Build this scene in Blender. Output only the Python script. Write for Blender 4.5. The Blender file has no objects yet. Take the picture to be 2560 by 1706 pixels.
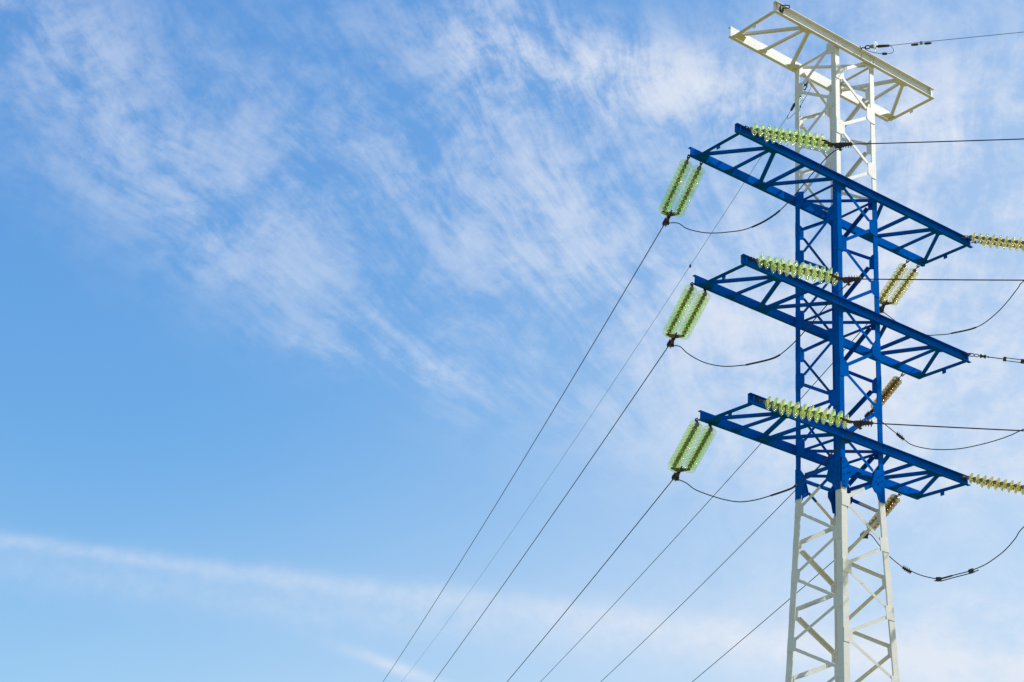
import bpy, bmesh, math, random
from mathutils import Vector, Matrix
R_ = math.radians
random.seed(7)
scene = bpy.context.scene
COL = scene.collection

# ------------------------------------------------------------------ camera
cam_d = bpy.data.cameras.new('camera')
cam_d.sensor_width = 36.0
cam_d.lens = 4098.93 / 2560 * 36.0
cam_d.clip_start = 0.1
cam_d.clip_end = 20000
cam = bpy.data.objects.new('camera', cam_d)
COL.objects.link(cam)
CR = ((0.80339582, -0.59137626, 0.06949295), (0.29563629, 0.29485038, -0.90865969), (0.51686975, 0.75055804, 0.41171384))
cam.matrix_world = Matrix(((CR[0][0], -CR[1][0], -CR[2][0], -22.62456),
                           (CR[0][1], -CR[1][1], -CR[2][1], -21.17173),
                           (CR[0][2], -CR[1][2], -CR[2][2], 1.60521),
                           (0, 0, 0, 1)))
scene.camera = cam

# ------------------------------------------------------------------ light and exposure
SUN_EL, SUN_AZ = 42.0, 113.0          # azimuth clockwise from +Y
SUN_STRENGTH = 4.8
SKY_STRENGTH = 0.15
scene.view_settings.view_transform = 'Standard'
scene.view_settings.look = 'None'
scene.view_settings.gamma = 1.0
scene.view_settings.exposure = 0.0
sd = bpy.data.lights.new('sun', 'SUN')
sd.energy = SUN_STRENGTH
sd.angle = R_(0.53)
sd.color = (1.0, 0.965, 0.91)
sun = bpy.data.objects.new('sun', sd)
COL.objects.link(sun)
tosun = Vector((math.sin(R_(SUN_AZ)) * math.cos(R_(SUN_EL)),
                math.cos(R_(SUN_AZ)) * math.cos(R_(SUN_EL)), math.sin(R_(SUN_EL))))
sun.rotation_euler = tosun.to_track_quat('Z', 'Y').to_euler()
sun.location = (0, 0, 60)


# ------------------------------------------------------------------ sky: Nishita air + cirrus and old vapour trails
class X:
    """tiny expression builder for math nodes"""
    nt = None

    def __init__(s, sock):
        s.k = sock

    @staticmethod
    def op(kind, *a, clamp=False):
        n = X.nt.nodes.new('ShaderNodeMath')
        n.operation = kind
        n.use_clamp = clamp
        for i, v in enumerate(a):
            if isinstance(v, X):
                X.nt.links.new(v.k, n.inputs[i])
            else:
                n.inputs[i].default_value = v
        return X(n.outputs[0])
    def __add__(s, o): return X.op('ADD', s, o)
    def __radd__(s, o): return X.op('ADD', o, s)
    def __sub__(s, o): return X.op('SUBTRACT', s, o)
    def __rsub__(s, o): return X.op('SUBTRACT', o, s)
    def __mul__(s, o): return X.op('MULTIPLY', s, o)
    def __rmul__(s, o): return X.op('MULTIPLY', o, s)
    def __truediv__(s, o): return X.op('DIVIDE', s, o)


def xsmooth(lo, hi, v):
    n = X.nt.nodes.new('ShaderNodeMapRange')
    n.interpolation_type = 'SMOOTHSTEP'
    X.nt.links.new(v.k, n.inputs[0])
    n.inputs[1].default_value = lo
    n.inputs[2].default_value = hi
    return X(n.outputs[0])


def xnoise(a, b, c, scale, detail=8, rough=0.55, dist=0.0):
    v = X.nt.nodes.new('ShaderNodeCombineXYZ')
    for i, q in enumerate((a, b, c)):
        if isinstance(q, X):
            X.nt.links.new(q.k, v.inputs[i])
        else:
            v.inputs[i].default_value = q
    n = X.nt.nodes.new('ShaderNodeTexNoise')
    X.nt.links.new(v.outputs[0], n.inputs['Vector'])
    n.inputs['Scale'].default_value = scale
    n.inputs['Detail'].default_value = detail
    n.inputs['Roughness'].default_value = rough
    n.inputs['Distortion'].default_value = dist
    return X(n.outputs[0])


def xgauss(x, y, cx, cy, rx, ry, rot, amp):
    c, s = math.cos(R_(rot)), math.sin(R_(rot))
    u = (x - cx) * c + (y - cy) * s
    v = (y - cy) * c - (x - cx) * s
    u = u * (1 / rx)
    v = v * (1 / ry)
    return X.op('POWER', 2.71828, (u * u + v * v) * -1.0) * amp


world = bpy.data.worlds.new('World')
scene.world = world
world.use_nodes = True
nt = world.node_tree
X.nt = nt
for n in list(nt.nodes):
    nt.nodes.remove(n)
out = nt.nodes.new('ShaderNodeOutputWorld')
bg = nt.nodes.new('ShaderNodeBackground')
bg.inputs['Strength'].default_value = SKY_STRENGTH
nt.links.new(bg.outputs[0], out.inputs[0])
sky = nt.nodes.new('ShaderNodeTexSky')
sky.sky_type = 'NISHITA'
sky.sun_disc = False
sky.sun_elevation = R_(SUN_EL)
sky.sun_rotation = R_(SUN_AZ)
sky.altitude = 100
sky.air_density = 1.0
sky.dust_density = 0.4
sky.ozone_density = 2.0
tc = nt.nodes.new('ShaderNodeTexCoord')
sep = nt.nodes.new('ShaderNodeSeparateXYZ')
nt.links.new(tc.outputs['Generated'], sep.inputs[0])
dx, dy, dz = (X(sep.outputs[i]) for i in range(3))
DEG = 57.29578
az = X.op('ARCTAN2', dx, dy) * DEG
el = X.op('ARCSINE', dz) * DEG
sx = (az - 34.5) * 0.911          # degrees of arc from the bearing 34.5
sy = el - 24.3                    # degrees of arc from the elevation 24.3
# wind-combed cirrus: filaments fan out from one part of the sky
w1 = xnoise(sx, sy, 0.0, 0.12, 2, 0.5) - 0.5
w2 = xnoise(sx, sy, 7.0, 0.12, 2, 0.5) - 0.5
fx = sx - 12.5 + w1 * 4.0
fy = sy + 9.5 + w2 * 4.0
ang = X.op('ARCTAN2', fy, fx)
rad = X.op('SQRT', fx * fx + fy * fy)
fil = xnoise(ang * 8.0, rad * 0.115, 3.0, 1.6, 10, 0.62, 0.0)
fil2 = xnoise(ang * 27.0, rad * 0.17, 9.0, 1.5, 8, 0.62, 0.0)
puff = xnoise(sx, sy, 2.0, 0.26, 10, 0.62, 0.5)
puff2 = xnoise(sx, sy * 1.3, 21.0, 0.95, 9, 0.66, 0.3)
comb = xsmooth(5.0, 15.0, rad) * (xsmooth(14.0, -3.0, sx) * 0.6 + 0.4)          # the combing dies out where the filaments meet
mixn = (fil - 0.5) * comb * 0.40 + (fil2 - 0.5) * comb * 0.24 + (puff - 0.5) * 0.44 + (puff2 - 0.5) * 0.24 + 0.50
env = (xgauss(sx, sy, -14.0, 5.8, 10.0, 3.3, -24, 0.44)
       + xgauss(sx, sy, -6.5, 7.0, 5.0, 3.0, -35, 0.22)
       + xgauss(sx, sy, -17.0, 8.0, 4.0, 2.0, -25, 0.12)
       + xgauss(sx, sy, 1.2, 5.0, 7.0, 4.4, -33, 0.62)
       + xgauss(sx, sy, 4.2, 9.4, 6.0, 1.3, -9, 1.40)
       + xgauss(sx, sy, -1.5, 10.8, 1.6, 2.4, 0, 0.40)
       + xgauss(sx, sy, 15.0, 5.0, 8.0, 8.0, 0, 0.74)
       + xgauss(sx, sy, 11.0, -0.5, 7.0, 4.0, -10, 0.45)
       + xgauss(sx, sy, 13.0, 8.0, 5.0, 2.0, -25, 0.35)
       + xgauss(sx, sy, -8.0, 1.2, 9.0, 1.5, -22, 0.24)
       + xgauss(sx, sy, -4.3, -1.1, 4.2, 0.42, -6, 0.34)
       + xgauss(sx, sy, 12.0, -3.9, 6.0, 1.0, -6, 0.40)
       + xgauss(sx, sy, 16.0, -9.5, 9.0, 2.0, -4, 0.36))
cirrus = 1.0 - X.op('POWER', 2.71828, env * (xsmooth(0.40, 0.68, mixn) * 1.42 + 0.07) * -1.0)
# everywhere else on the dome a loose scatter of the same cloud
far = xsmooth(20.0, 34.0, X.op('ABSOLUTE', sx)) * xsmooth(0.45, 0.75, puff) * 0.5
# old vapour trails
wob = (xnoise(sx, sy, 5.0, 0.5, 5, 0.6) - 0.5) * 0.7
rag = xnoise(sx, sy, 11.0, 1.6, 7, 0.65)
t0 = sy - (sx * -0.05 + sx * sx * -0.0021 - 9.12) + wob
wid = 0.25 + xsmooth(-16.0, 14.0, sx) * 0.40
tt = t0 / wid
trail = X.op('POWER', 2.71828, tt * tt * -1.0) * (0.06 + rag * 0.34)
tv = (t0 + 0.8) / 0.75
veil = X.op('POWER', 2.71828, tv * tv * -1.0) * rag * 0.30
trail2 = xgauss(sx, sy + wob * 0.6, -2.8, -11.6, 1.7, 0.22, -17, 0.40) * (0.4 + rag)
lowhaze = xsmooth(-9.0, 24.0, sx - sy * 0.9) * 0.42
lowhaze = lowhaze + xsmooth(-4.0, -13.0, sy) * 0.10
dens = X.op('MINIMUM', cirrus + trail + veil + trail2 + lowhaze + far, 0.93)
front = xsmooth(-0.02, 0.06, dz)
dens = dens * front
# photographic rendering of the air colour: steadier and bluer than the raw model
ssp = nt.nodes.new('ShaderNodeSeparateColor')
nt.links.new(sky.outputs[0], ssp.inputs[0])
cmb = nt.nodes.new('ShaderNodeCombineColor')
for i, (k_, e_) in enumerate(((0.84, 1.10), (0.93, 0.80), (0.98, 0.42))):
    v_ = X.op('POWER', X(ssp.outputs[i]) * SKY_STRENGTH, e_) * (k_ / SKY_STRENGTH)
    nt.links.new(v_.k, cmb.inputs[i])
mx = nt.nodes.new('ShaderNodeMixRGB')
nt.links.new(dens.k, mx.inputs[0])
nt.links.new(cmb.outputs[0], mx.inputs[1])
mx.inputs[2].default_value = (5.25, 5.55, 6.15, 1)
nt.links.new(mx.outputs[0], bg.inputs['Color'])


# ------------------------------------------------------------------ materials
def mat(name, base, rough, metal=0.0, var=0.12, vscale=3.0, bump=0.0, bscale=200.0, stain=None, stain_amt=0.0, spec=0.5):
    m = bpy.data.materials.new(name)
    m.use_nodes = True
    t = m.node_tree
    b = t.nodes['Principled BSDF']
    b.inputs['Roughness'].default_value = rough
    b.inputs['Metallic'].default_value = metal
    b.inputs['Specular IOR Level'].default_value = spec
    co = t.nodes.new('ShaderNodeTexCoord')
    nz = t.nodes.new('ShaderNodeTexNoise')
    nz.inputs['Scale'].default_value = vscale
    nz.inputs['Detail'].default_value = 8
    nz.inputs['Roughness'].default_value = 0.65
    t.links.new(co.outputs['Object'], nz.inputs['Vector'])
    rp = t.nodes.new('ShaderNodeValToRGB')
    rp.color_ramp.elements[0].position = 0.3
    rp.color_ramp.elements[1].position = 0.7
    rp.color_ramp.elements[0].color = tuple(c * (1 - var) for c in base) + (1,)
    rp.color_ramp.elements[1].color = tuple(min(1, c * (1 + var)) for c in base) + (1,)
    t.links.new(nz.outputs[0], rp.inputs[0])
    last = rp.outputs[0]
    if stain:
        n2 = t.nodes.new('ShaderNodeTexNoise')
        n2.inputs['Scale'].default_value = vscale * 2.3
        n2.inputs['Detail'].default_value = 10
        n2.inputs['Roughness'].default_value = 0.7
        t.links.new(co.outputs['Object'], n2.inputs['Vector'])
        mr = t.nodes.new('ShaderNodeMapRange')
        mr.inputs[1].default_value = 0.58
        mr.inputs[2].default_value = 0.75
        mr.inputs[4].default_value = stain_amt
        t.links.new(n2.outputs[0], mr.inputs[0])
        mm = t.nodes.new('ShaderNodeMixRGB')
        t.links.new(mr.outputs[0], mm.inputs[0])
        t.links.new(last, mm.inputs[1])
        mm.inputs[2].default_value = tuple(stain) + (1,)
        last = mm.outputs[0]
    t.links.new(last, b.inputs['Base Color'])
    if bump:
        n3 = t.nodes.new('ShaderNodeTexNoise')
        n3.inputs['Scale'].default_value = bscale
        n3.inputs['Detail'].default_value = 4
        t.links.new(co.outputs['Object'], n3.inputs['Vector'])
        bp = t.nodes.new('ShaderNodeBump')
        bp.inputs['Strength'].default_value = bump
        bp.inputs['Distance'].default_value = 0.01
        t.links.new(n3.outputs[0], bp.inputs['Height'])
        t.links.new(bp.outputs[0], b.inputs['Normal'])
    return m


def glass(name, thru, glow, lo, hi, rough=0.06):
    """moulded glass: seen square on it is clear, towards its edges it gathers its colour and gloss"""
    m = bpy.data.materials.new(name)
    m.use_nodes = True
    t = m.node_tree
    b = t.nodes['Principled BSDF']
    b.inputs['Base Color'].default_value = tuple(0.5 + 0.5 * c for c in glow) + (1,)
    b.inputs['Roughness'].default_value = rough
    b.inputs['IOR'].default_value = 1.5
    b.inputs['Transmission Weight'].default_value = 1.0
    tr = t.nodes.new('ShaderNodeBsdfTranslucent')
    oi = t.nodes.new('ShaderNodeObjectInfo')       # no two discs carry quite the same dust and tint
    tn = t.nodes.new('ShaderNodeMixRGB')
    tn.inputs[1].default_value = tuple(min(1, c * q) for c, q in zip(glow, (0.86, 1.0, 0.86))) + (1,)
    tn.inputs[2].default_value = tuple(min(1, c * q) for c, q in zip(glow, (1.06, 0.97, 1.10))) + (1,)
    t.links.new(oi.outputs['Random'], tn.inputs[0])
    t.links.new(tn.outputs[0], tr.inputs[0])
    ms = t.nodes.new('ShaderNodeMixShader')
    ms.inputs[0].default_value = 0.62
    t.links.new(b.outputs[0], ms.inputs[1])
    t.links.new(tr.outputs[0], ms.inputs[2])
    tp = t.nodes.new('ShaderNodeBsdfTransparent')
    tp.inputs[0].default_value = thru + (1,)
    lw = t.nodes.new('ShaderNodeLayerWeight')
    lw.inputs[0].default_value = 0.5
    mr = t.nodes.new('ShaderNodeMapRange')
    mr.inputs[1].default_value = 0.30
    mr.inputs[2].default_value = 0.97
    mr.inputs[3].default_value = lo
    mr.inputs[4].default_value = hi
    t.links.new(lw.outputs['Facing'], mr.inputs[0])
    m2 = t.nodes.new('ShaderNodeMixShader')
    t.links.new(mr.outputs[0], m2.inputs[0])
    t.links.new(tp.outputs[0], m2.inputs[1])
    t.links.new(ms.outputs[0], m2.inputs[2])
    t.links.new(m2.outputs[0], t.nodes['Material Output'].inputs[0])
    return m


scene.cycles.transparent_max_bounces = 48
scene.cycles.transmission_bounces = 16
scene.cycles.max_bounces = 20
WHITE = mat('white_paint', (0.68, 0.665, 0.60), 0.5, var=0.09, vscale=2.6, bump=0.25, bscale=110, stain=(0.40, 0.36, 0.27), stain_amt=0.5, spec=0.3)
BLUE = mat('blue_paint', (0.0003, 0.100, 0.45), 0.5, var=0.20, vscale=2.6, bump=0.25, bscale=110, stain=(0.0003, 0.066, 0.30), stain_amt=0.55, spec=0.0)
GALV = mat('galvanised_steel', (0.20, 0.20, 0.175), 0.5, metal=0.35, var=0.25, vscale=14)
RUST = mat('dark_fitting_steel', (0.055, 0.040, 0.034), 0.6, metal=0.3, var=0.4, vscale=12, bump=0.3, bscale=60)
TEALW = mat('greened_wire', (0.11, 0.36, 0.46), 0.5, metal=0.2, var=0.1, vscale=20)
WIRE = mat('weathered_wire', (0.014, 0.020, 0.034), 0.55, metal=0.1, var=0.15, vscale=20)
GLASSG = glass('green_glass', (0.95, 0.99, 0.82), (0.92, 0.98, 0.46), 0.04, 0.80)
GLASSY = glass('dusty_yellow_glass', (0.95, 0.92, 0.72), (0.90, 0.84, 0.46), 0.06, 0.80, 0.1)
GLASSB = glass('smoky_brown_glass', (0.80, 0.72, 0.55), (0.62, 0.46, 0.20), 0.16, 0.80, 0.1)
GLASSC = glass('clear_glass', (0.95, 1.0, 0.97), (0.97, 1.0, 0.97), 0.22, 0.75)

gm = bpy.data.materials.new('dry_meadow')
gm.use_nodes = True
t = gm.node_tree
b = t.nodes['Principled BSDF']
b.inputs['Roughness'].default_value = 0.95
b.inputs['Specular IOR Level'].default_value = 0.1
co = t.nodes.new('ShaderNodeTexCoord')
n1 = t.nodes.new('ShaderNodeTexNoise')
n1.inputs['Scale'].default_value = 0.35
n1.inputs['Detail'].default_value = 12
n1.inputs['Roughness'].default_value = 0.7
t.links.new(co.outputs['Object'], n1.inputs['Vector'])
rp = t.nodes.new('ShaderNodeValToRGB')
rp.color_ramp.elements[0].position = 0.35
rp.color_ramp.elements[0].color = (0.20, 0.175, 0.040, 1)
rp.color_ramp.elements[1].position = 0.68
rp.color_ramp.elements[1].color = (0.38, 0.315, 0.085, 1)
t.links.new(n1.outputs[0], rp.inputs[0])
t.links.new(rp.outputs[0], b.inputs['Base Color'])


# ------------------------------------------------------------------ mesh helpers
class MB:
    def __init__(s):
        s.v, s.f, s.sm = [], [], []

    def add(s, verts, faces, smooth=False):
        o = len(s.v)
        s.v += [Vector(p) for p in verts]
        s.f += [tuple(i + o for i in f) for f in faces]
        s.sm += [smooth] * len(faces)
        return s

    def prism(s, poly, vec):
        """poly: 3D points of a planar outline; extruded along vec"""
        n = len(poly)
        poly = [Vector(p) for p in poly]
        vec = Vector(vec)
        nrm = Vector()
        for i in range(n):
            a, c = poly[i], poly[(i + 1) % n]
            nrm += a.cross(c)
        if nrm.dot(vec) > 0:
            poly.reverse()
        vs = poly + [p + vec for p in poly]
        fs = [tuple(range(n)), tuple(reversed(range(n, 2 * n)))]
        fs += [(i, i + n, (i + 1) % n + n, (i + 1) % n) for i in range(n)]
        return s.add(vs, fs)

    def bar(s, p0, p1, e1, e2, w1, w2):
        """rectangular bar centred on p0-p1"""
        e1, e2 = Vector(e1), Vector(e2)
        poly = [Vector(p0) + e1 * (a * w1 / 2) + e2 * (c * w2 / 2) for a, c in ((-1, -1), (1, -1), (1, 1), (-1, 1))]
        return s.prism(poly, Vector(p1) - Vector(p0))

    def angle(s, p0, p1, e1, e2, w1, w2, t):
        p0, p1 = Vector(p0), Vector(p1)
        ax = (p1 - p0).normalized()
        e1 = Vector(e1)
        e1 = (e1 - ax * e1.dot(ax)).normalized()
        e2 = Vector(e2)
        e2 = e2 - ax * e2.dot(ax)
        e2 = (e2 - e1 * e2.dot(e1)).normalized()
        prof = [(0, 0), (w1, 0), (w1, t), (t, t), (t, w2), (0, w2)]
        return s.prism([p0 + e1 * a + e2 * c for a, c in prof], p1 - p0)

    def tube(s, pts, r, n=8, closed=False, rf=None):
        pts = [Vector(p) for p in pts]
        m = len(pts)
        rings = []
        up = None
        for i, p in enumerate(pts):
            if closed:
                d = pts[(i + 1) % m] - pts[i - 1]
            else:
                d = pts[min(i + 1, m - 1)] - pts[max(i - 1, 0)]
            d.normalize()
            if up is None:
                up = d.orthogonal().normalized()
            up = (up - d * up.dot(d))
            if up.length < 1e-6:
                up = d.orthogonal()
            up.normalize()
            sd_ = d.cross(up)
            rr = rf(i / (m - 1)) * r if rf else r
            rings.append([p + (up * math.cos(2 * math.pi * k / n) + sd_ * math.sin(2 * math.pi * k / n)) * rr for k in range(n)])
        vs = [q for rg in rings for q in rg]
        fs = []
        for i in range(m if closed else m - 1):
            a, c = i * n, ((i + 1) % m) * n
            fs += [(a + k, a + (k + 1) % n, c + (k + 1) % n, c + k) for k in range(n)]
        s.add(vs, fs, True)
        if not closed:
            s.add(rings[0], [tuple(reversed(range(n)))])
            s.add(rings[-1], [tuple(range(n))])
        return s

    def lathe(s, prof, n=24, M=None, smooth=True):
        vs, fs = [], []
        for r, z in prof:
            for k in range(n):
                a = 2 * math.pi * k / n
                vs.append(Vector((r * math.cos(a), r * math.sin(a), z)))
        for i in range(len(prof) - 1):
            for k in range(n):
                fs.append((i * n + k, i * n + (k + 1) % n, (i + 1) * n + (k + 1) % n, (i + 1) * n + k))
        if M:
            vs = [M @ q for q in vs]
        return s.add(vs, fs, smooth)

    def disc_bolt(s, p, d, r, h, n=6):
        d = Vector(d).normalized()
        a = d.orthogonal().normalized()
        c = d.cross(a)
        poly = [Vector(p) + a * math.cos(2 * math.pi * k / n) * r + c * math.sin(2 * math.pi * k / n) * r for k in range(n)]
        return s.prism(poly, d * h)

    def mesh(s, name, m):
        me = bpy.data.meshes.new(name)
        me.from_pydata([tuple(q) for q in s.v], [], s.f)
        me.polygons.foreach_set('use_smooth', s.sm)
        me.materials.append(m)
        bm = bmesh.new()
        bm.from_mesh(me)
        bmesh.ops.remove_doubles(bm, verts=bm.verts, dist=1e-6)
        bmesh.ops.recalc_face_normals(bm, faces=bm.faces)
        bm.to_mesh(me)
        bm.free()
        me.update()
        return me

    def build(s, name, m, parent=None):
        o = bpy.data.objects.new(name, s.mesh(name, m))
        COL.objects.link(o)
        if parent:
            o.parent = parent
        return o


def tag(o, label=None, cat=None, group=None, kind=None):
    for k, q in (('label', label), ('category', cat), ('group', group), ('kind', kind)):
        if q:
            o[k] = q
    return o


def thing(name, label, cat, group=None, mw=None):
    o = bpy.data.objects.new(name, None)
    o.empty_display_size = 0.3
    COL.objects.link(o)
    if mw is not None:
        o.matrix_world = mw
    return tag(o, label, cat, group)


def oval(c, ax, sd_, L, W, n=16):
    """closed oval outline for chain links"""
    c, ax, sd_ = Vector(c), Vector(ax), Vector(sd_)
    pts = []
    for k in range(n):
        a = 2 * math.pi * k / n
        ca, sa = math.cos(a), math.sin(a)
        pts.append(c + ax * (math.copysign(max(L / 2 - W / 2, 0), ca) + ca * W / 2) + sd_ * sa * W / 2)
    return pts


# ------------------------------------------------------------------ ground
g = MB()
NG = 40
SZ = 6000.0
gv, gf = [], []
for i in range(NG + 1):
    for j in range(NG + 1):
        x = (i / NG - 0.5) * SZ
        y = (j / NG - 0.5) * SZ
        gv.append((x, y, 0))
for i in range(NG):
    for j in range(NG):
        a = i * (NG + 1) + j
        gf.append((a, a + NG + 1, a + NG + 2, a + 1))
g.add(gv, gf)
tag(g.build('ground', gm), kind='structure')

# ------------------------------------------------------------------ the tower
Z1, Z2, Z3, ZW = 19.05, 16.198, 13.376, 22.443
ZT, FL = 12.476, 0.0383            # below ZT the legs spread by FL per metre


def hw(z):
    return 0.6 + (FL * (ZT - z) if z < ZT else 0.0)


tower = thing('lattice_tower', 'tall white and blue painted steel lattice tower with four crossarms under the cloudy sky', 'power tower')


def paint(z):
    return WHITE if (z > 19.2 or z < 12.5) else BLUE


# legs F(-,-) R(+,-) B(+,+) L(-,+); three painted lengths each
for (sx_, sy_, zlo, ztop) in ((-1, -1, 12.50, 22.50), (1, -1, 12.42, 22.48), (1, 1, 12.35, 22.50), (-1, 1, 12.47, 22.545)):
    for (a, c, m, w, th) in ((19.22, ztop, WHITE, 0.122, 0.011), (zlo, 19.22, BLUE, 0.126, 0.012), (-0.2, zlo, WHITE, 0.150, 0.013)):
        mb = MB()
        hs = [a] + ([ZT] if a < ZT < c else []) + [c]
        for q0, q1 in zip(hs[:-1], hs[1:]):
            mb.angle((sx_ * hw(q0), sy_ * hw(q0), q0), (sx_ * hw(q1), sy_ * hw(q1), q1), (-sx_, 0, 0), (0, -sy_, 0), w, w, th)
        o = mb.build('leg', m, tower)
        o['label'] = 'white painted leg length' if m is WHITE else 'blue painted leg length'

# the four faces: s runs from the first to the second corner, n points out
FACES = [(Vector((1, 0, 0)), Vector((0, -1, 0))), (Vector((0, 1, 0)), Vector((1, 0, 0))),
         (Vector((-1, 0, 0)), Vector((0, 1, 0))), (Vector((0, -1, 0)), Vector((-1, 0, 0)))]
UP = Vector((0, 0, 1))


def fp(face, s, z, off=0.0):
    return face[0] * s + face[1] * (hw(z) + off) + UP * z


def brace(face, s0, z0, s1, z1, name='brace', w=0.070, w2=0.066, t_=0.006, m=None, flip=False, parent=None):
    p0, p1 = fp(face, s0, z0), fp(face, s1, z1)
    ax = (p1 - p0).normalized()
    e1 = face[1].cross(ax)
    if e1.z < 0:
        e1 = -e1
    if flip:            # heel of the angle along the upper edge
        e1 = -e1
    p0 -= e1 * (w / 2)
    p1 -= e1 * (w / 2)
    mb = MB()
    mb.angle(p0, p1, e1, -face[1], w, w2, t_)
    return mb.build(name, m or paint((z0 + z1) / 2), parent or tower)


def gusset(face, end, z, narrow=0.0, m=None, up=True, dn=True):
    """node plate on the outside of a leg"""
    sg = -1 if end == 0 else 1
    h = hw(z)
    e_ = 0.25 - narrow
    pts = [(0.004, 0.185 if up else 0.13), (0.12, 0.185 if up else 0.13), (e_, 0.135), (e_, -0.135), (0.12, -0.185 if dn else -0.13), (0.004, -0.185 if dn else -0.13)]
    poly = [face[0] * (sg * (hw(z + dz_) - d)) + face[1] * (hw(z + dz_) + 0.0005) + UP * (z + dz_) for d, dz_ in pts]
    mb = MB()
    mb.prism(poly, face[1] * 0.009)
    return mb.build('gusset_plate', m or paint(z), tower)


A_UP = [21.85, 20.48, 19.11, 17.70, 16.30, 14.90, 13.48]
B_UP = [22.53, 21.16, 19.79, 18.41, 16.99, 15.58, 14.26]
A_LO = [12.16 - 1.335 * k for k in range(9)]
B_LO = [11.49 - 1.335 * k for k in range(9)]
EI = 0.36
for fi, fc in enumerate(FACES):
    FLIP = fi in (0, 3)
    DF = True
    for k in range(7):
        # strut from upper end-node B[k] down to start-node A[k], then diagonal down to B[k+1]
        brace(fc, EI, B_UP[k] - (0.11 if k else 0.06), -EI, A_UP[k] + 0.115, flip=FLIP)
        if k < 6:
            brace(fc, -EI, A_UP[k] - 0.115, EI, B_UP[k + 1] + 0.115, flip=DF)
        gusset(fc, 0, A_UP[k])
        if k:
            gusset(fc, 1, B_UP[k])
        else:
            gusset(fc, 1, 22.50, up=False)
    # splice storey below the lowest blue arm
    if fi != 3:
        brace(fc, -EI, 13.37, 0.30, 12.95, flip=DF, m=BLUE)
    brace(fc, -0.36, 12.86, 0.36, 12.86, w=0.085, w2=0.075, flip=FLIP, m=BLUE, name='horizontal_strut')
    brace(fc, -0.40, 12.255, 0.05, 12.52, flip=FLIP, m=WHITE)
    brace(fc, 0.05, 12.52, 0.24, 12.632, flip=FLIP, m=BLUE)
    mb = MB()
    for sg, pts in ((-1, ((0.004, 13.02), (0.12, 13.02), (0.20, 12.92), (0.285, 12.80), (0.285, 12.70), (0.20, 12.60), (0.15, 12.40), (0.004, 12.40))),
                    (1, ((0.004, 13.04), (0.26, 12.98), (0.385, 12.62), (0.33, 12.57), (0.22, 12.50), (0.15, 12.35), (0.004, 12.35)))):
        mb = MB()
        mb.prism([fc[0] * (sg * (0.6 - d)) + fc[1] * (hw(z) + 0.0105) + UP * z for d, z in pts], fc[1] * 0.011)
        for (d, z) in ((0.07, 12.92), (0.07, 12.80), (0.07, 12.66), (0.07, 12.52), (0.17, 12.86), (0.17, 12.72), (0.24, 12.75), (0.07, 12.44)):
            mb.disc_bolt(fc[0] * (sg * (0.6 - d)) + fc[1] * (hw(z) + 0.021) + UP * z, fc[1], 0.015, 0.018)
        mb.build('splice_plate', BLUE, tower)
    lowm = MB()
    for k in range(9):
        h0 = hw(A_LO[k])
        h1 = hw(B_LO[k])
        parts = [(h1 - 0.21, B_LO[k] + 0.10, -(h0 - 0.21), A_LO[k] - 0.10, True)]
        if k < 8:
            h2 = hw(A_LO[k + 1])
            parts.append((h1 - 0.21, B_LO[k] - 0.10, -(h2 - 0.21), A_LO[k + 1] + 0.10, False))
        for (s0, z0, s1, z1, fl) in parts:
            if k < 4:
                brace(fc, s1, z1, s0, z0, flip=FLIP if fl else DF, m=WHITE, w=0.060 if FLIP else 0.082, w2=0.060 if FLIP else 0.075)
            else:
                p0, p1 = fp(fc, s1, z1), fp(fc, s0, z0)
                lowm.angle(p0, p1, fc[1].cross((p1 - p0).normalized()), -fc[1], 0.06, 0.06, 0.006)
        if k < 4:
            gusset(fc, 0, A_LO[k], 0.02, up=False, dn=False)
            gusset(fc, 1, B_LO[k], 0.02, up=False, dn=False)
    lowm.build('lower_bracing', WHITE, tower)

# diaphragm bars across the shaft
for z, m in ((ZW + 0.03, WHITE), (Z1 + 0.03, BLUE), (Z2 + 0.03, BLUE), (Z3 + 0.03, BLUE), (12.88, BLUE)):
    mb = MB()
    mb.angle((-0.50, 0.46, z), (0.46, -0.50, z), (1, 1, 0), (0, 0, 1), 0.05, 0.05, 0.006)
    mb.build('diaphragm_bar', m, tower)
mb = MB()
mb.angle((-0.46, -0.50, 12.815), (0.50, 0.46, 12.815), (-1, 1, 0), (0, 0, 1), 0.07, 0.06, 0.006)
mb.build('diaphragm_bar', BLUE, tower)


def channel(x0, x1, sgn, z, h, fl, t_, web=0.612):
    y0 = sgn * web
    pr = [(0, 0), (fl, 0), (fl, t_), (t_, t_), (t_, h - t_), (fl, h - t_), (fl, h), (0, h)]
    mb = MB()
    mb.prism([(x0, y0 + sgn * a, z + c) for a, c in pr], (x1 - x0, 0, 0))
    return mb


def plan_bar(z, p0, p1, m, w=0.062, h=0.06, name='arm_brace'):
    a, c = Vector((p0[0], p0[1], z)), Vector((p1[0], p1[1], z))
    ax = (c - a).normalized()
    e1 = UP.cross(ax)
    mb = MB()
    mb.angle(a - e1 * (w / 2), c - e1 * (w / 2), e1, UP, w, h, 0.007)
    return mb.build(name, m, tower)


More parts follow.
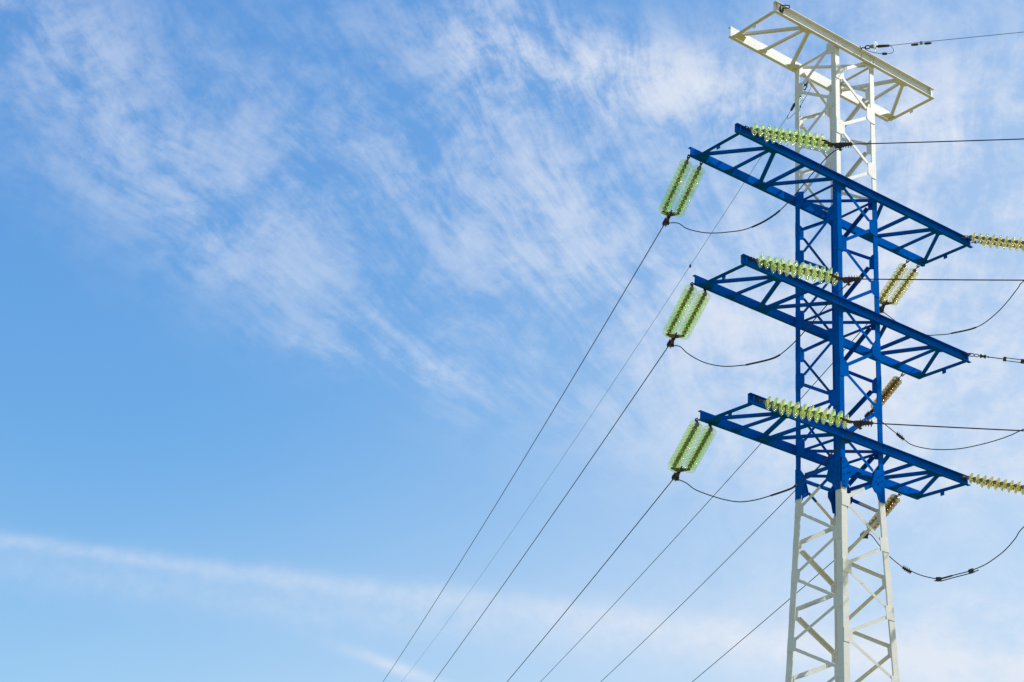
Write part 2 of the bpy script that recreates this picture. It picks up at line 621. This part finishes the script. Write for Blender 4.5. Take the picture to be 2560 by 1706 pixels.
def crossarm(z, h, near, far, N1, N2, F1, F2, F3, m, endx, white=False):
    fl, t_ = 0.078, 0.010
    for sgn, (xa, xb) in ((-1, near), (1, far)):
        mb = channel(xa, xb, sgn, z, h, fl, t_)
        if sgn < 0:
            for xx in (-0.54, 0.54):
                for ddx in (-0.05, 0.05):
                    for q in (0.3, 0.7):
                        mb.disc_bolt((xx + ddx, -0.6225, z + h * q), (0, -1, 0), 0.017, 0.02)
        o = mb.build('arm_beam', m, tower)
    for sg in (-1, 1):
        # closing plates at the beam ends
        mb = MB()
        ex = near[0] if sg < 0 else near[1]
        if white or sg > 0 or True:
            mb.bar((ex - sg * 0.10, -0.6235, z + h / 2), (ex - sg * 0.10, -0.676, z + h / 2), (1, 0, 0), UP, 0.012, h - 2 * t_ - 0.006)
            mb.build('end_stiffener', m, tower)
        zb = z + 0.006
        FY, NY = 0.607, -0.607
        eb = plan_bar(zb - 0.012, (sg * endx, NY), (sg * endx, FY), m, 0.085, 0.075, 'end_bar')
        mb = MB()
        mb.prism([(sg * endx - 0.002, -0.10, zb - 0.012), (sg * endx - 0.002, 0.0, zb - 0.012), (sg * endx - 0.002, 0.0, zb - 0.105), (sg * endx - 0.002, -0.10, zb - 0.105)], (0.007, 0, 0))
        mb.build('lug', m, eb)
        plan_bar(zb, (sg * F1, FY - 0.13), (sg * (N1 + 0.06), NY), m)
        plan_bar(zb, (sg * F2, FY), (sg * N1, NY), m, 0.055, 0.05)
        plan_bar(zb, (sg * F3, FY), (sg * (N1 - 0.10), NY), m, 0.07, 0.065)
        if N2:
            plan_bar(zb, (sg * (F3 - 0.08), FY - 0.1), (sg * N2, NY), m)
            plan_bar(zb, (sg * (F3 - 0.12), FY - 0.16), (sg * 0.76, NY), m)
        # node plates lying flat between the bars and the beams
        for poly in ([(F1 + 0.12, FY), (F1 - 0.22, FY), (F1 - 0.15, FY - 0.17), (F1 + 0.06, FY - 0.20)],
                     [(N1 + 0.20, NY), (N1 - 0.20, NY), (N1 - 0.13, NY + 0.10), (N1 + 0.14, NY + 0.10)],
                     [(F3 + 0.16, FY), (F3 - 0.22, FY), (F3 - 0.16, FY - 0.20), (F3 + 0.05, FY - 0.14)],
                     [(F2 + 0.11, FY), (F2 - 0.11, FY), (F2 - 0.06, FY - 0.10), (F2 + 0.05, FY - 0.10)]):
            mb = MB()
            mb.prism([(sg * a, c, zb + 0.0075) for a, c in poly], (0, 0, 0.008))
            mb.build('node_plate', m, tower)
        plan_bar(zb + 0.02, (sg * 0.56, -0.585), (sg * 0.56, 0.585), m, 0.07, 0.06)


crossarm(Z1, 0.187, (-3.51, 3.585), (-3.58, 3.525), 2.50, 1.57, 3.36, 2.52, 1.66, BLUE, 3.42)
crossarm(Z2, 0.187, (-3.297, 3.33), (-3.371, 3.273), 2.34, 1.50, 3.15, 2.42, 1.62, BLUE, 3.21)
crossarm(Z3, 0.187, (-3.074, 3.112), (-3.139, 3.072), 2.18, 1.46, 2.92, 2.24, 1.56, BLUE, 2.99)
crossarm(ZW, 0.252, (-2.46, 2.51), (-2.535, 2.47), 1.50, None, 2.38, 1.60, 0.72, WHITE, 2.46, True)

# dark shackle and bracket at the left end of the white arm
mb = MB()
mb.bar((-2.28, -0.70, ZW + 0.10), (-2.28, -0.63, ZW + 0.10), (1, 0, 0), UP, 0.09, 0.15)
mb.tube(oval((-2.20, -0.72, ZW + 0.20), (0.8, -0.6, 0), (0, 0, 1), 0.17, 0.07), 0.012, 6, True)
mb.build('shackle', RUST, tower)

# ------------------------------------------------------------------ insulators
def disc_profile(D):
    q = D / 0.255
    pr = [(0.016, -0.020), (0.046, -0.026), (0.072, -0.021), (0.098, -0.010), (0.118, 0.006), (0.1275, 0.020),
          (0.126, 0.027), (0.118, 0.024), (0.106, 0.012), (0.101, 0.034), (0.092, 0.035), (0.087, 0.008),
          (0.074, 0.004), (0.070, 0.038), (0.061, 0.038), (0.056, 0.0), (0.040, -0.002), (0.016, 0.010), (0.016, -0.020)]
    return [(r * q, z) for r, z in pr]


def cap_mesh(pitch):
    mb = MB()
    top = -pitch + 0.045
    mb.lathe([(0.0005, top), (0.024, top), (0.034, top + 0.012), (0.041, -0.040), (0.047, -0.030), (0.047, -0.024), (0.0005, -0.0235)], 14)
    mb.lathe([(0.0005, 0.0), (0.011, 0.0005), (0.011, 0.046), (0.0005, 0.0465)], 10)
    return mb


MESHES = {}


def insulator(P, A1, u, pitch, n, D, gmat, label, group, key):
    """string of n discs; first disc centre at A1, axis u, hung from P"""
    u = Vector(u).normalized()
    rot = u.to_track_quat('Z', 'Y').to_matrix().to_4x4()
    root = thing('insulator_string', label, 'insulator', group, Matrix.Translation(Vector(P)) @ rot)
    inv = root.matrix_world.inverted()
    a = inv @ Vector(A1)
    if key not in MESHES:
        gb = MB()
        gb.lathe(disc_profile(D), 40)
        MESHES[key] = (gb.mesh('glass_disc', gmat), cap_mesh(pitch).mesh('metal_cap', GALV))
    gme, cme = MESHES[key]
    for i in range(n):
        d = bpy.data.objects.new('glass_disc', gme)
        COL.objects.link(d)
        d.parent = root
        d.location = a + Vector((0, 0, pitch * i))
        d.rotation_euler = (random.uniform(-0.035, 0.035), random.uniform(-0.035, 0.035), i * 1.3)
        c = bpy.data.objects.new('metal_cap', cme)
        COL.objects.link(c)
        c.parent = d
    # shackle and ball link from the beam to the first cap
    sb = MB()
    e = a + Vector((0, 0, -pitch + 0.045))
    ln = e.length
    ax = e.normalized()
    sd_ = ax.orthogonal().normalized()
    s2 = ax.cross(sd_)
    sb.tube(oval(ax * (ln * 0.24), ax, sd_, ln * 0.52 + 0.02, 0.055), 0.010, 6, True)
    sb.tube(oval(ax * (ln * 0.62), ax, s2, ln * 0.45 + 0.02, 0.045), 0.009, 6, True)
    sb.tube([ax * (ln * 0.78), ax * ln], 0.011, 8)
    sb.disc_bolt(ax * (ln * 0.42) - s2 * 0.035, s2, 0.013, 0.07)
    sb.build('shackle', GALV if D < 0.24 else RUST, root)
    return root


def clamp(E1, E2, u, w, label, group, jdir):
    """yoke plate, link and bolted strain clamp with a jumper leg; returns wire start and jumper start"""
    u, w = Vector(u).normalized(), Vector(w).normalized()
    E1 = Vector(E1)
    M = (E1 + Vector(E2)) / 2 if E2 is not None else E1
    ap = M + u * 0.09
    kk = ap + u * 0.05
    root = thing('strain_clamp', label, 'wire clamp', group, Matrix.Translation(kk))
    loc = lambda p: Vector(p) - kk
    if E2 is not None:
        E2 = Vector(E2)
        ac = (E2 - E1).normalized()
        nr = ac.cross(u).normalized()
        yb = MB()
        pl = [E1 - ac * 0.04 - u * 0.025, E2 + ac * 0.04 - u * 0.025, E2 + ac * 0.04 + u * 0.015, ap + ac * 0.03 + u * 0.01, ap - ac * 0.03 + u * 0.01, E1 - ac * 0.04 + u * 0.015]
        yb.prism([loc(p - nr * 0.011) for p in pl], nr * 0.022)
        for p in (E1, E2):
            yb.tube([loc(p - u * 0.07), loc(p + u * 0.01)], 0.02, 8)
        yb.build('yoke_plate', RUST, root)
    up = (UP - w * UP.dot(w)).normalized()
    sd_ = w.cross(up).normalized()
    lb = MB()
    lb.tube([loc(M - u * 0.09), loc(kk + u * 0.02)], 0.018, 8)
    lb.tube(oval(loc(ap + u * 0.02), u, sd_, 0.12, 0.06), 0.012, 6, True)
    lb.disc_bolt(loc(ap + u * 0.05) - sd_ * 0.04, sd_, 0.018, 0.08)
    lb.build('link', RUST, root)
    # body: trough tapering to the wire mouth
    L = 0.34
    bb = MB()
    prof = [(-0.02, -0.035), (0.02, 0.030), (0.10, 0.034), (L, 0.022), (L, -0.018), (0.20, -0.040), (0.07, -0.075), (0.02, -0.085)]
    bb.prism([w * a + up * c - sd_ * 0.021 for a, c in prof], sd_ * 0.042)
    bb.build('clamp_body', RUST, root)
    ub = MB()
    for k in range(5):
        a = 0.11 + k * 0.050
        ub.bar(w * a + up * 0.012 - sd_ * 0.046, w * a + up * 0.012 + sd_ * 0.046, w, up, 0.020, 0.026)
        for s_ in (-1, 1):
            ub.tube([w * a + sd_ * (s_ * 0.032) - up * 0.062, w * a + sd_ * (s_ * 0.032) + up * 0.062], 0.008, 6)
    ub.build('u_bolts', RUST, root)
    # jumper leg
    j = Vector(jdir).normalized()
    J0 = w * 0.09 - UP * 0.02
    Jp = w * 0.10 - UP * 0.12
    jb = MB()
    jb.tube([J0, J0.lerp(Jp, 0.55), Jp], 0.020, 8)
    for k in range(2):
        c = J0.lerp(Jp, 0.5 + 0.4 * k)
        jb.bar(c - sd_ * 0.045, c + sd_ * 0.045, w, UP, 0.045, 0.022)
        jb.tube([c - w * 0.045, c + w * 0.045], 0.009, 6)
    jb.build('jumper_leg', RUST, root)
    return kk + w * L, kk + Jp


def wire_pts(S, azdeg, front, b_, c_, length, n=60):
    h = Vector((math.sin(R_(azdeg)), (-1 if front else 1) * math.cos(R_(azdeg)), 0))
    S = Vector(S)
    pts = []
    for i in range(n + 1):
        s = length * (i / n) ** 1.5
        pts.append(S + h * s + UP * (-b_ * s + c_ * s * s))
    return pts


def wire(name, pts, r, label, cat, group, m=WIRE):
    o0 = Vector(pts[0])
    mb = MB()
    mb.tube([Vector(p) - o0 for p in pts], r, 6)
    o = mb.build(name, m)
    o.location = o0
    return tag(o, label, cat, group)


def catmull(pts, sub=8):
    P = [Vector(p) for p in pts]
    P = [P[0] * 2 - P[1]] + P + [P[-1] * 2 - P[-2]]
    res = []
    for i in range(1, len(P) - 2):
        for k in range(sub):
            t_ = k / sub
            a, b_, c, d = P[i - 1], P[i], P[i + 1], P[i + 2]
            res.append(0.5 * ((2 * b_) + (c - a) * t_ + (2 * a - 5 * b_ + 4 * c - d) * t_ ** 2 + (3 * b_ - a - 3 * c + d) * t_ ** 3))
    res.append(P[-2])
    return res


# name: beam point, first disc, axis, pitch, discs, double?, disc diameter, glass, wire (azimuth, toward viewer?, slope, sag, length)
ARM = {1: 'top', 2: 'middle', 3: 'lowest'}
DATA = {
    'FL1': ((-3.573,0.660,19.050), (-3.489,0.844,18.966), (0.40725,0.89363,-0.18858), 0.1379, 12, 1, 0.272, 'G', (24.5, 0, 0.0401, 0.00051, 90)),
    'FL2': ((-3.407,0.660,16.200), (-3.394,0.689,16.066), (0.40699,0.89306,-0.19182), 0.1349, 12, 1, 0.272, 'G', (24.5, 0, 0.0448, 0.00044, 90)),
    'FL3': ((-3.199,0.660,13.376), (-3.207,0.643,13.228), (0.40333,0.88503,-0.23249), 0.1310, 12, 1, 0.272, 'G', (24.5, 0, 0.0552, 0.00050, 90)),
    'FR1': ((3.030,0.660,19.050), (3.151,0.925,19.004), (0.40731,0.89376,-0.18788), 0.1427, 10, 1, 0.230, 'Y', (24.5, 0, 0.0558, 0.00043, 90)),
    'FR2': ((2.771,0.660,16.200), (2.931,1.011,16.172), (0.41055,0.90087,-0.14100), 0.1312, 10, 0, 0.230, 'B', (24.5, 0, 0.0703, 0.00079, 90)),
    'FR3': ((2.540,0.660,13.376), (2.662,0.927,13.362), (0.40704,0.89316,-0.19129), 0.1405, 10, 0, 0.230, 'B', (24.5, 0, 0.0642, 0.00050, 90)),
    'NL1': ((-3.327,-0.630,19.249), (-3.194,-0.835,19.152), (0.51546,-0.79374,-0.32292), 0.1397, 11, 1, 0.272, 'G', (33.0, 1, 0.1189, 0.00140, 45)),
    'NL2': ((-3.120,-0.630,16.384), (-2.989,-0.831,16.289), (0.51616,-0.79482,-0.31913), 0.1375, 11, 1, 0.272, 'G', (33.0, 1, 0.1236, 0.00140, 45)),
    'NL3': ((-2.923,-0.630,13.500), (-2.781,-0.848,13.397), (0.52096,-0.80221,-0.29164), 0.1364, 11, 1, 0.272, 'G', (33.0, 1, 0.1331, 0.00140, 45)),
    'NR1': ((3.281,-0.630,19.213), (3.416,-0.838,19.183), (0.52767,-0.81254,-0.24766), 0.1408, 11, 1, 0.230, 'Y', (33.0, 1, 0.1300, 0.00140, 45)),
    'NR3': ((2.883,-0.630,13.530), (2.987,-0.791,13.477), (0.52757,-0.81238,-0.24842), 0.1356, 11, 1, 0.230, 'Y', (33.0, 1, 0.1300, 0.00140, 45)),
    'NR2': ((3.800,-1.700,16.045), (3.958,-1.944,15.970), (0.52757,-0.81238,-0.24842), 0.1356, 11, 0, 0.230, 'Y', (33.0, 1, 0.13, 0.0014, 45)),
}
DXS = 0.35
JST = {}
for key, (P0, A1, u, pitch, n, dbl, D, gmk, wd) in DATA.items():
    side, lvl = key[:2], int(key[2])
    gmat = {'Y': GLASSY, 'B': GLASSB, 'G': GLASSG}[gmk]
    u = Vector(u)
    A1 = Vector(A1)
    P0 = Vector(P0)
    tint = {'Y': 'dusty yellow', 'B': 'smoky brown', 'G': 'green'}[gmk]
    where = {'FL': 'sloping down-left from the left tip of the %s blue arm', 'FR': 'hanging behind the right tip of the %s blue arm',
             'NL': 'pulling right from the left end of the %s blue arm', 'NR': 'beyond the right end of the %s blue arm'}[side] % ARM[lvl]
    mk = '%s_%s_%.4f' % (gmk, D, pitch)
    grp = {'FL': 'insulator strings of the line running away', 'FR': 'insulator strings of the line running away',
           'NL': 'insulator strings of the line coming forward', 'NR': 'insulator strings of the line coming forward'}[side]
    first = 'outer' if side in ('FL', 'NL') else 'inner'
    second = 'inner' if side in ('FL', 'NL') else 'outer'
    insulator(P0, A1, u, pitch, n, D, gmat, ('%s %s glass string %s' % (first, tint, where)) if dbl else ('single %s glass string %s' % (tint, where)), grp, mk)
    E1 = A1 + u * (pitch * (n - 1) + 0.09)
    E2 = None
    if dbl:
        d2 = Vector((DXS, 0, 0))
        insulator(P0 + d2, A1 + d2, u, pitch, n - 1, D, gmat, '%s %s glass string %s' % (second, tint, where), grp, mk)
        E2 = A1 + d2 + u * (pitch * (n - 2) + 0.09)
    azd, fr, b_, c_, ln = wd
    h = Vector((math.sin(R_(azd)), (-1 if fr else 1) * math.cos(R_(azd)), 0))
    w = (h - UP * b_).normalized()
    cl = {'FL': 'rusty clamp below the paired insulators at the left tip of the %s blue arm', 'FR': 'rusty bolted clamp behind the right side of the %s blue arm',
          'NL': 'dark forked clamp in front of the tower holding the wire of the %s blue arm', 'NR': 'dark clamp beyond the right end of the %s blue arm'}[side] % ARM[lvl]
    S, J = clamp(E1, E2, u, w, cl, 'strain clamps', (0, 0, -1))
    JST[key] = J
    wl = {'FL': 'dark conductor running down-left from the left clamp of the %s blue arm', 'FR': 'dark conductor running down-left from behind the right side of the %s blue arm',
          'NL': 'dark conductor crossing to the right in front of the tower at the %s blue arm', 'NR': 'dark conductor beyond the right end of the %s blue arm'}[side] % ARM[lvl]
    wire('conductor_wire', wire_pts(S - w * 0.3, azd, fr, b_, c_, ln), 0.0105 if side[0] == 'F' else 0.0115, wl, 'wire', 'line conductors')

# ------------------------------------------------------------------ jumpers
def jumper(key0, key1, mids, label, extras=()):
    pts = catmull([JST[key0] + UP * 0.03] + [Vector(p) for p in mids] + [JST[key1] + UP * 0.03], 8)
    root = thing('jumper_wire', label, 'jumper wire', 'jumper loops', Matrix.Translation(pts[0]))
    o0 = pts[0]
    pl = [p - o0 for p in pts]
    MB().tube(pl, 0.0105, 7).build('cable', WIRE, root)
    m = len(pl) - 1
    for kind, a, c in extras:
        i0, i1 = int(a * m), max(int(c * m), int(a * m) + 1)
        if kind == 'sleeve':
            MB().tube(pl[i0:i1 + 1], 0.019, 8).build('splice_sleeve', WIRE, root)
        elif kind == 'block':
            q0, q1 = pl[i0], pl[min(i0 + 1, m)]
            d = (q1 - q0).normalized()
            MB().bar(q0 - d * 0.055 - UP * 0.015, q0 + d * 0.055 - UP * 0.015, d.cross(UP).normalized(), d.cross(UP).normalized().cross(d), 0.05, 0.085).build('connector', RUST, root)
        elif kind == 'bolts':
            mb = MB()
            for q in range(int(4)):
                i = min(i0 + 0, m - 1)
                d = (pl[i + 1] - pl[i]).normalized()
                p = pl[i] + d * (q * 0.055)
                sv = d.cross(UP).normalized()
                mb.bar(p - sv * 0.045, p + sv * 0.045, d, d.cross(sv), 0.03, 0.05)
                mb.tube([p - UP * 0.055, p + UP * 0.07], 0.010, 6)
            mb.build('bolted_connector', RUST, root)
        elif kind == 'tail':
            i = i0
            tp = [p + UP * -0.05 for p in pl[i0:i1 + 1]]
            MB().tube(tp, 0.0105, 7).build('cable_tail', WIRE, root)
    return root


jumper('FL1', 'NL1', [(-2.560,2.119,18.445), (-2.537,1.878,18.236), (-2.507,1.555,18.043), (-2.473,1.182,17.871), (-2.431,0.733,17.731), (-2.382,0.201,17.616), (-2.328,-0.369,17.643), (-2.283,-0.862,17.827), (-2.219,-1.551,18.302), (-2.184,-1.928,18.521)],
       'sagging black jumper loop under the left half of the top blue arm', (('sleeve', 0.57, 0.70),))
jumper('FL2', 'NL2', [(-2.480,2.026,15.564), (-2.459,1.856,15.391), (-2.428,1.606,15.186), (-2.394,1.334,15.010), (-2.355,1.014,14.861), (-2.320,0.727,14.767), (-2.279,0.393,14.699), (-2.258,0.228,14.676), (-2.185,-0.369,14.642), (-2.147,-0.674,14.729), (-2.106,-1.012,14.923), (-2.062,-1.370,15.193), (-2.003,-1.844,15.542)],
       'sagging black jumper loop under the left half of the middle blue arm', (('sleeve', 0.56, 0.68),))
jumper('FL3', 'NL3', [(-2.310,1.915,12.624), (-2.278,1.676,12.437), (-2.228,1.314,12.248), (-2.180,0.959,12.090), (-2.133,0.611,11.973), (-2.090,0.295,11.931), (-2.046,-0.028,11.933), (-1.968,-0.603,11.982), (-1.946,-0.765,12.048), (-1.912,-1.017,12.145), (-1.872,-1.313,12.311), (-1.835,-1.585,12.510), (-1.774,-2.033,12.805)],
       'sagging black jumper loop under the left half of the lowest blue arm', (('sleeve', 0.52, 0.64),))
jumper('FR1', 'NR1', [(3.957,2.286,18.627), (3.993,1.971,18.308), (4.030,1.649,17.978), (4.092,1.115,17.681), (4.116,0.903,17.617), (4.152,0.588,17.546), (4.164,0.483,17.536), (4.223,-0.022,17.496), (4.260,-0.344,17.542), (4.301,-0.709,17.718), (4.332,-0.971,17.911), (4.362,-1.235,18.151), (4.375,-1.352,18.250)],
       'jumper loop hanging right of the tower below the top blue arm', (('sleeve', 0.50, 0.60),))
jumper('FR2', 'NR2', [(3.562,2.300,15.949), (3.600,2.055,15.669), (3.676,1.561,15.177), (3.710,1.337,14.971), (3.767,0.963,14.798), (3.827,0.569,14.688), (3.898,0.107,14.617), (3.990,-0.492,14.612), (4.062,-0.964,14.655), (4.117,-1.321,14.734)],
       'shallow jumper loop right of the tower below the middle blue arm', (('bolts', 0.25, 0.3),))
jumper('FR3', 'NR3', [(3.330,2.235,13.012), (3.365,2.013,12.720), (3.402,1.781,12.441), (3.454,1.455,12.139), (3.469,1.358,12.090), (3.515,1.071,11.922), (3.563,0.763,11.800), (3.593,0.574,11.762), (3.596,0.557,11.760), (3.648,0.226,11.792), (3.697,-0.085,11.819), (3.749,-0.410,11.888), (3.793,-0.688,12.008), (3.829,-0.916,12.143), (3.863,-1.131,12.332), (3.895,-1.335,12.544)],
       'jumper loop with doubled cable right of the tower below the lowest blue arm', (('bolts', 0.245, 0.3), ('block', 0.455, 0.5), ('block', 0.66, 0.7), ('tail', 0.42, 0.69), ('sleeve', 0.49, 0.58)))

# ------------------------------------------------------------------ turnbuckle chain at the right end of the middle arm
tb0 = Vector((3.12, -0.64, 16.345))
tb1 = Vector((3.80, -1.70, 16.045))
u = (tb1 - tb0).normalized()
sd_ = u.cross(UP).normalized()
vv = sd_.cross(u)
LT = (tb1 - tb0).length
rt = thing('turnbuckle_chain', 'dark chain with long open turnbuckle at the right end of the middle blue arm', 'turnbuckle', None, Matrix.Translation(tb0))
Q = lambda s: u * s
mb = MB()
mb.tube(oval(Q(0.05), u, sd_, 0.13, 0.06), 0.010, 6, True)
mb.tube(oval(Q(0.17), u, vv, 0.13, 0.065), 0.010, 6, True)
mb.tube(oval(Q(0.285), u, vv, 0.09, 0.06), 0.009, 6, True)
mb.tube([Q(0.32), Q(0.36)], 0.012, 8)
mb.build('chain_links', RUST, rt)
mb = MB()
mb.bar(Q(0.355), Q(0.48), vv, sd_, 0.03, 0.06)
mb.bar(Q(0.36), Q(0.39), vv, sd_, 0.065, 0.06)
mb.bar(Q(0.45), Q(0.48), vv, sd_, 0.065, 0.06)
mb.build('clevis', RUST, rt)
mb = MB()
mb.tube([Q(0.48), Q(0.86)], 0.011, 8)
mb.disc_bolt(Q(0.52), u, 0.022, 0.02)
mb.build('threaded_rod', RUST, rt)
mb = MB()
mb.bar(Q(0.84), Q(0.90), vv, sd_, 0.085, 0.05)
for s_ in (-1, 1):
    mb.tube([Q(0.87) + vv * (0.033 * s_), Q(1.22) + vv * (0.033 * s_)], 0.009, 8)
mb.bar(Q(1.20), Q(1.27), vv, sd_, 0.085, 0.05)
mb.build('turnbuckle_frame', RUST, rt)
mb = MB()
mb.bar(Q(1.28), Q(1.40), vv, sd_, 0.07, 0.06)
mb.tube(oval(Q(1.46), u, vv, 0.13, 0.065), 0.010, 6, True)
mb.build('end_link', RUST, rt)

# ------------------------------------------------------------------ earth wires on the white arm
def earth_wire(Pa, chain, cap0, disc, sock0, sock1, wpts, loop, front, label_i, label_w, label_l):
    Pa, cap0, disc, sock0, sock1 = (Vector(p) for p in (Pa, cap0, disc, sock0, sock1))
    u_ = (sock1 - cap0).normalized()
    root = thing('earth_wire_insulator', label_i, 'insulator', 'earth wire insulators', Matrix.Translation(disc))
    sd2 = u_.orthogonal().normalized()
    s3 = u_.cross(sd2)
    L_ = lambda p: Vector(p) - disc
    mb = MB()
    d_ = (cap0 - Pa)
    l_ = d_.length
    dn = d_.normalized()
    mb.tube(oval(L_(Pa + dn * l_ * 0.25), dn, sd2, l_ * 0.5, 0.06), 0.010, 6, True)
    mb.tube(oval(L_(Pa + dn * l_ * 0.62), dn, s3, l_ * 0.42, 0.07), 0.014, 6, True)
    mb.tube([L_(Pa + dn * l_ * 0.8), L_(cap0)], 0.012, 8)
    mb.build('shackle', RUST, root)
    rotm = u_.to_track_quat('Z', 'Y').to_matrix().to_4x4()
    mb = MB()
    mb.lathe(disc_profile(0.27), 40, rotm)
    mb.build('glass_disc', GLASSC, root)
    mb = MB()
    mb.lathe([(0.0005, -0.105), (0.028, -0.105), (0.038, -0.09), (0.046, -0.03), (0.046, -0.024), (0.0005, -0.0235)], 14, rotm)
    mb.build('metal_cap', GALV, root)
    mb = MB()
    mb.tube([L_(disc + u_ * 0.01), L_(sock0)], 0.024, 10)
    mb.tube([L_(sock0), L_(sock0.lerp(sock1, 0.05)), L_(sock0.lerp(sock1, 0.6)), L_(sock1)], 0.036, 12, rf=lambda t_: 1 - 0.25 * t_)
    mb.build('wedge_socket', RUST, root)
    wire('earth_wire', wpts, 0.0062, label_w, 'wire', 'earth wires', WIRE if front else TEALW)
    lp = thing('bonding_loop', label_l, 'wire loop', 'bonding loops', Matrix.Translation(Vector(loop[0])))
    lc = catmull(loop, 8)
    MB().tube([p - lc[0] for p in lc], 0.006, 6).build('cable', WIRE, lp)
    i = int(len(lc) * 0.45)
    a, c = lc[i] - lc[0], lc[i + 1] - lc[0]
    d = (c - a).normalized()
    MB().bar(a - d * 0.05, a + d * 0.05, d.orthogonal().normalized(), d.cross(d.orthogonal()).normalized(), 0.04, 0.05).build('wire_clip', RUST, lp)


# near side: to the right, out of the frame
NW = [(0.44, -1.15, 22.662), (0.632, -1.45, 22.645), (0.832, -1.757, 22.627), (1.0, -2.016, 22.607), (1.985, -3.534, 22.504)]
hN = Vector((math.sin(R_(33)), -math.cos(R_(33)), 0))
for i in range(1, 30):
    s = i * 1.6
    NW.append(tuple(Vector(NW[4]) + hN * s + UP * (-0.052 * s + 0.0006 * s * s)))
earth_wire((0.119, -0.672, 22.70), None, (0.259, -0.876, 22.700), (0.297, -0.934, 22.695), (0.332, -0.985, 22.685), (0.462, -1.188, 22.660), NW,
           [(0.17, -0.742, 22.690), (0.191, -0.770, 22.632), (0.262, -0.880, 22.555), (0.349, -1.013, 22.492), (0.435, -1.147, 22.459), (0.491, -1.233, 22.463),
            (0.512, -1.264, 22.527), (0.481, -1.218, 22.634), (0.45, -1.17, 22.655)], True,
           'single clear glass disc insulator on the near side of the white top arm', 'thin wire leaving to the right from the white top arm',
           'thin looped bonding cable under the clear disc right of the white top arm')
mb = MB()
mb.tube([(0.119, -0.70, 22.705), (0.112, -0.70, 22.42)], 0.006, 6)
mb.tube([(0.119, -0.63, 22.705), (0.119, -0.70, 22.715)], 0.010, 6)
mb.disc_bolt((0.119, -0.66, 22.696), UP, 0.02, 0.05)
mb.build('hook_bolt', GALV, tower)
# vibration damper on it
c0 = Vector((0.832, -1.757, 22.627))
vd = thing('vibration_damper', 'small dumbbell shaped damper clipped under the thin wire at upper right', 'damper', None, Matrix.Translation(c0))
dn = (Vector(NW[4]) - Vector(NW[2])).normalized()
mb = MB()
mb.bar(UP * 0.012, UP * -0.055, dn, dn.cross(UP), 0.05, 0.035)
mb.build('clip', GALV, vd)
mb = MB()
mb.tube([dn * -0.20 - UP * 0.045, dn * 0.20 - UP * 0.045], 0.006, 6)
mb.build('messenger_rod', RUST, vd)
for s_ in (-1, 1):
    mb = MB()
    mb.tube([dn * (s_ * (0.07 + 0.15 * q)) - UP * 0.047 for q in (0, 0.1, 0.5, 0.9, 1)], 0.026, 10, rf=lambda t_: 1.0 - 0.55 * max(0, t_ - 0.6) / 0.4)
    mb.build('damper_weight', RUST, vd)

# far side: down to the left behind the arms
hF = Vector((math.sin(R_(24.5)), math.cos(R_(24.5)), 0))
FS = Vector((0.363, 1.676, 22.320))
FW = [FS]
for i in range(1, 46):
    s = 90 * (i / 45) ** 1.4
    FW.append(FS + hF * s + UP * (-0.0445 * s + 0.00058 * s * s))
earth_wire((-0.10, 0.665, 22.435), None, (0.07, 1.03, 22.385), (0.168, 1.25, 22.362), (0.278, 1.49, 22.345), (0.363, 1.676, 22.318), FW,
           [(-0.150, 0.56, 22.25), (-0.145, 0.562, 22.174), (-0.045, 0.782, 22.123), (0.135, 1.177, 22.083), (0.254, 1.438, 22.103), (0.391, 1.739, 22.163), (0.473, 1.919, 22.241), (0.44, 1.84, 22.30)], False,
           'single clear glass disc insulator behind the left leg below the white top arm', 'thin teal wire running down-left from the white top arm behind the blue arms',
           'thin looped bonding cable behind the left leg under the white top arm')
cp = FS + hF * 7.63 + UP * (-0.0445 * 7.63 + 0.00058 * 58.2)
mb = MB()
mb.bar(hF * -0.045, hF * 0.045, hF.cross(UP), UP, 0.03, 0.06)
mb.bar(hF * -0.02 - UP * 0.02, hF * 0.02 - UP * 0.02, hF.cross(UP), UP, 0.05, 0.05)
o = mb.build('wire_clip', RUST)
o.location = cp
tag(o, 'tiny dark clip on the thin wire left of the middle blue arm', 'wire clip')
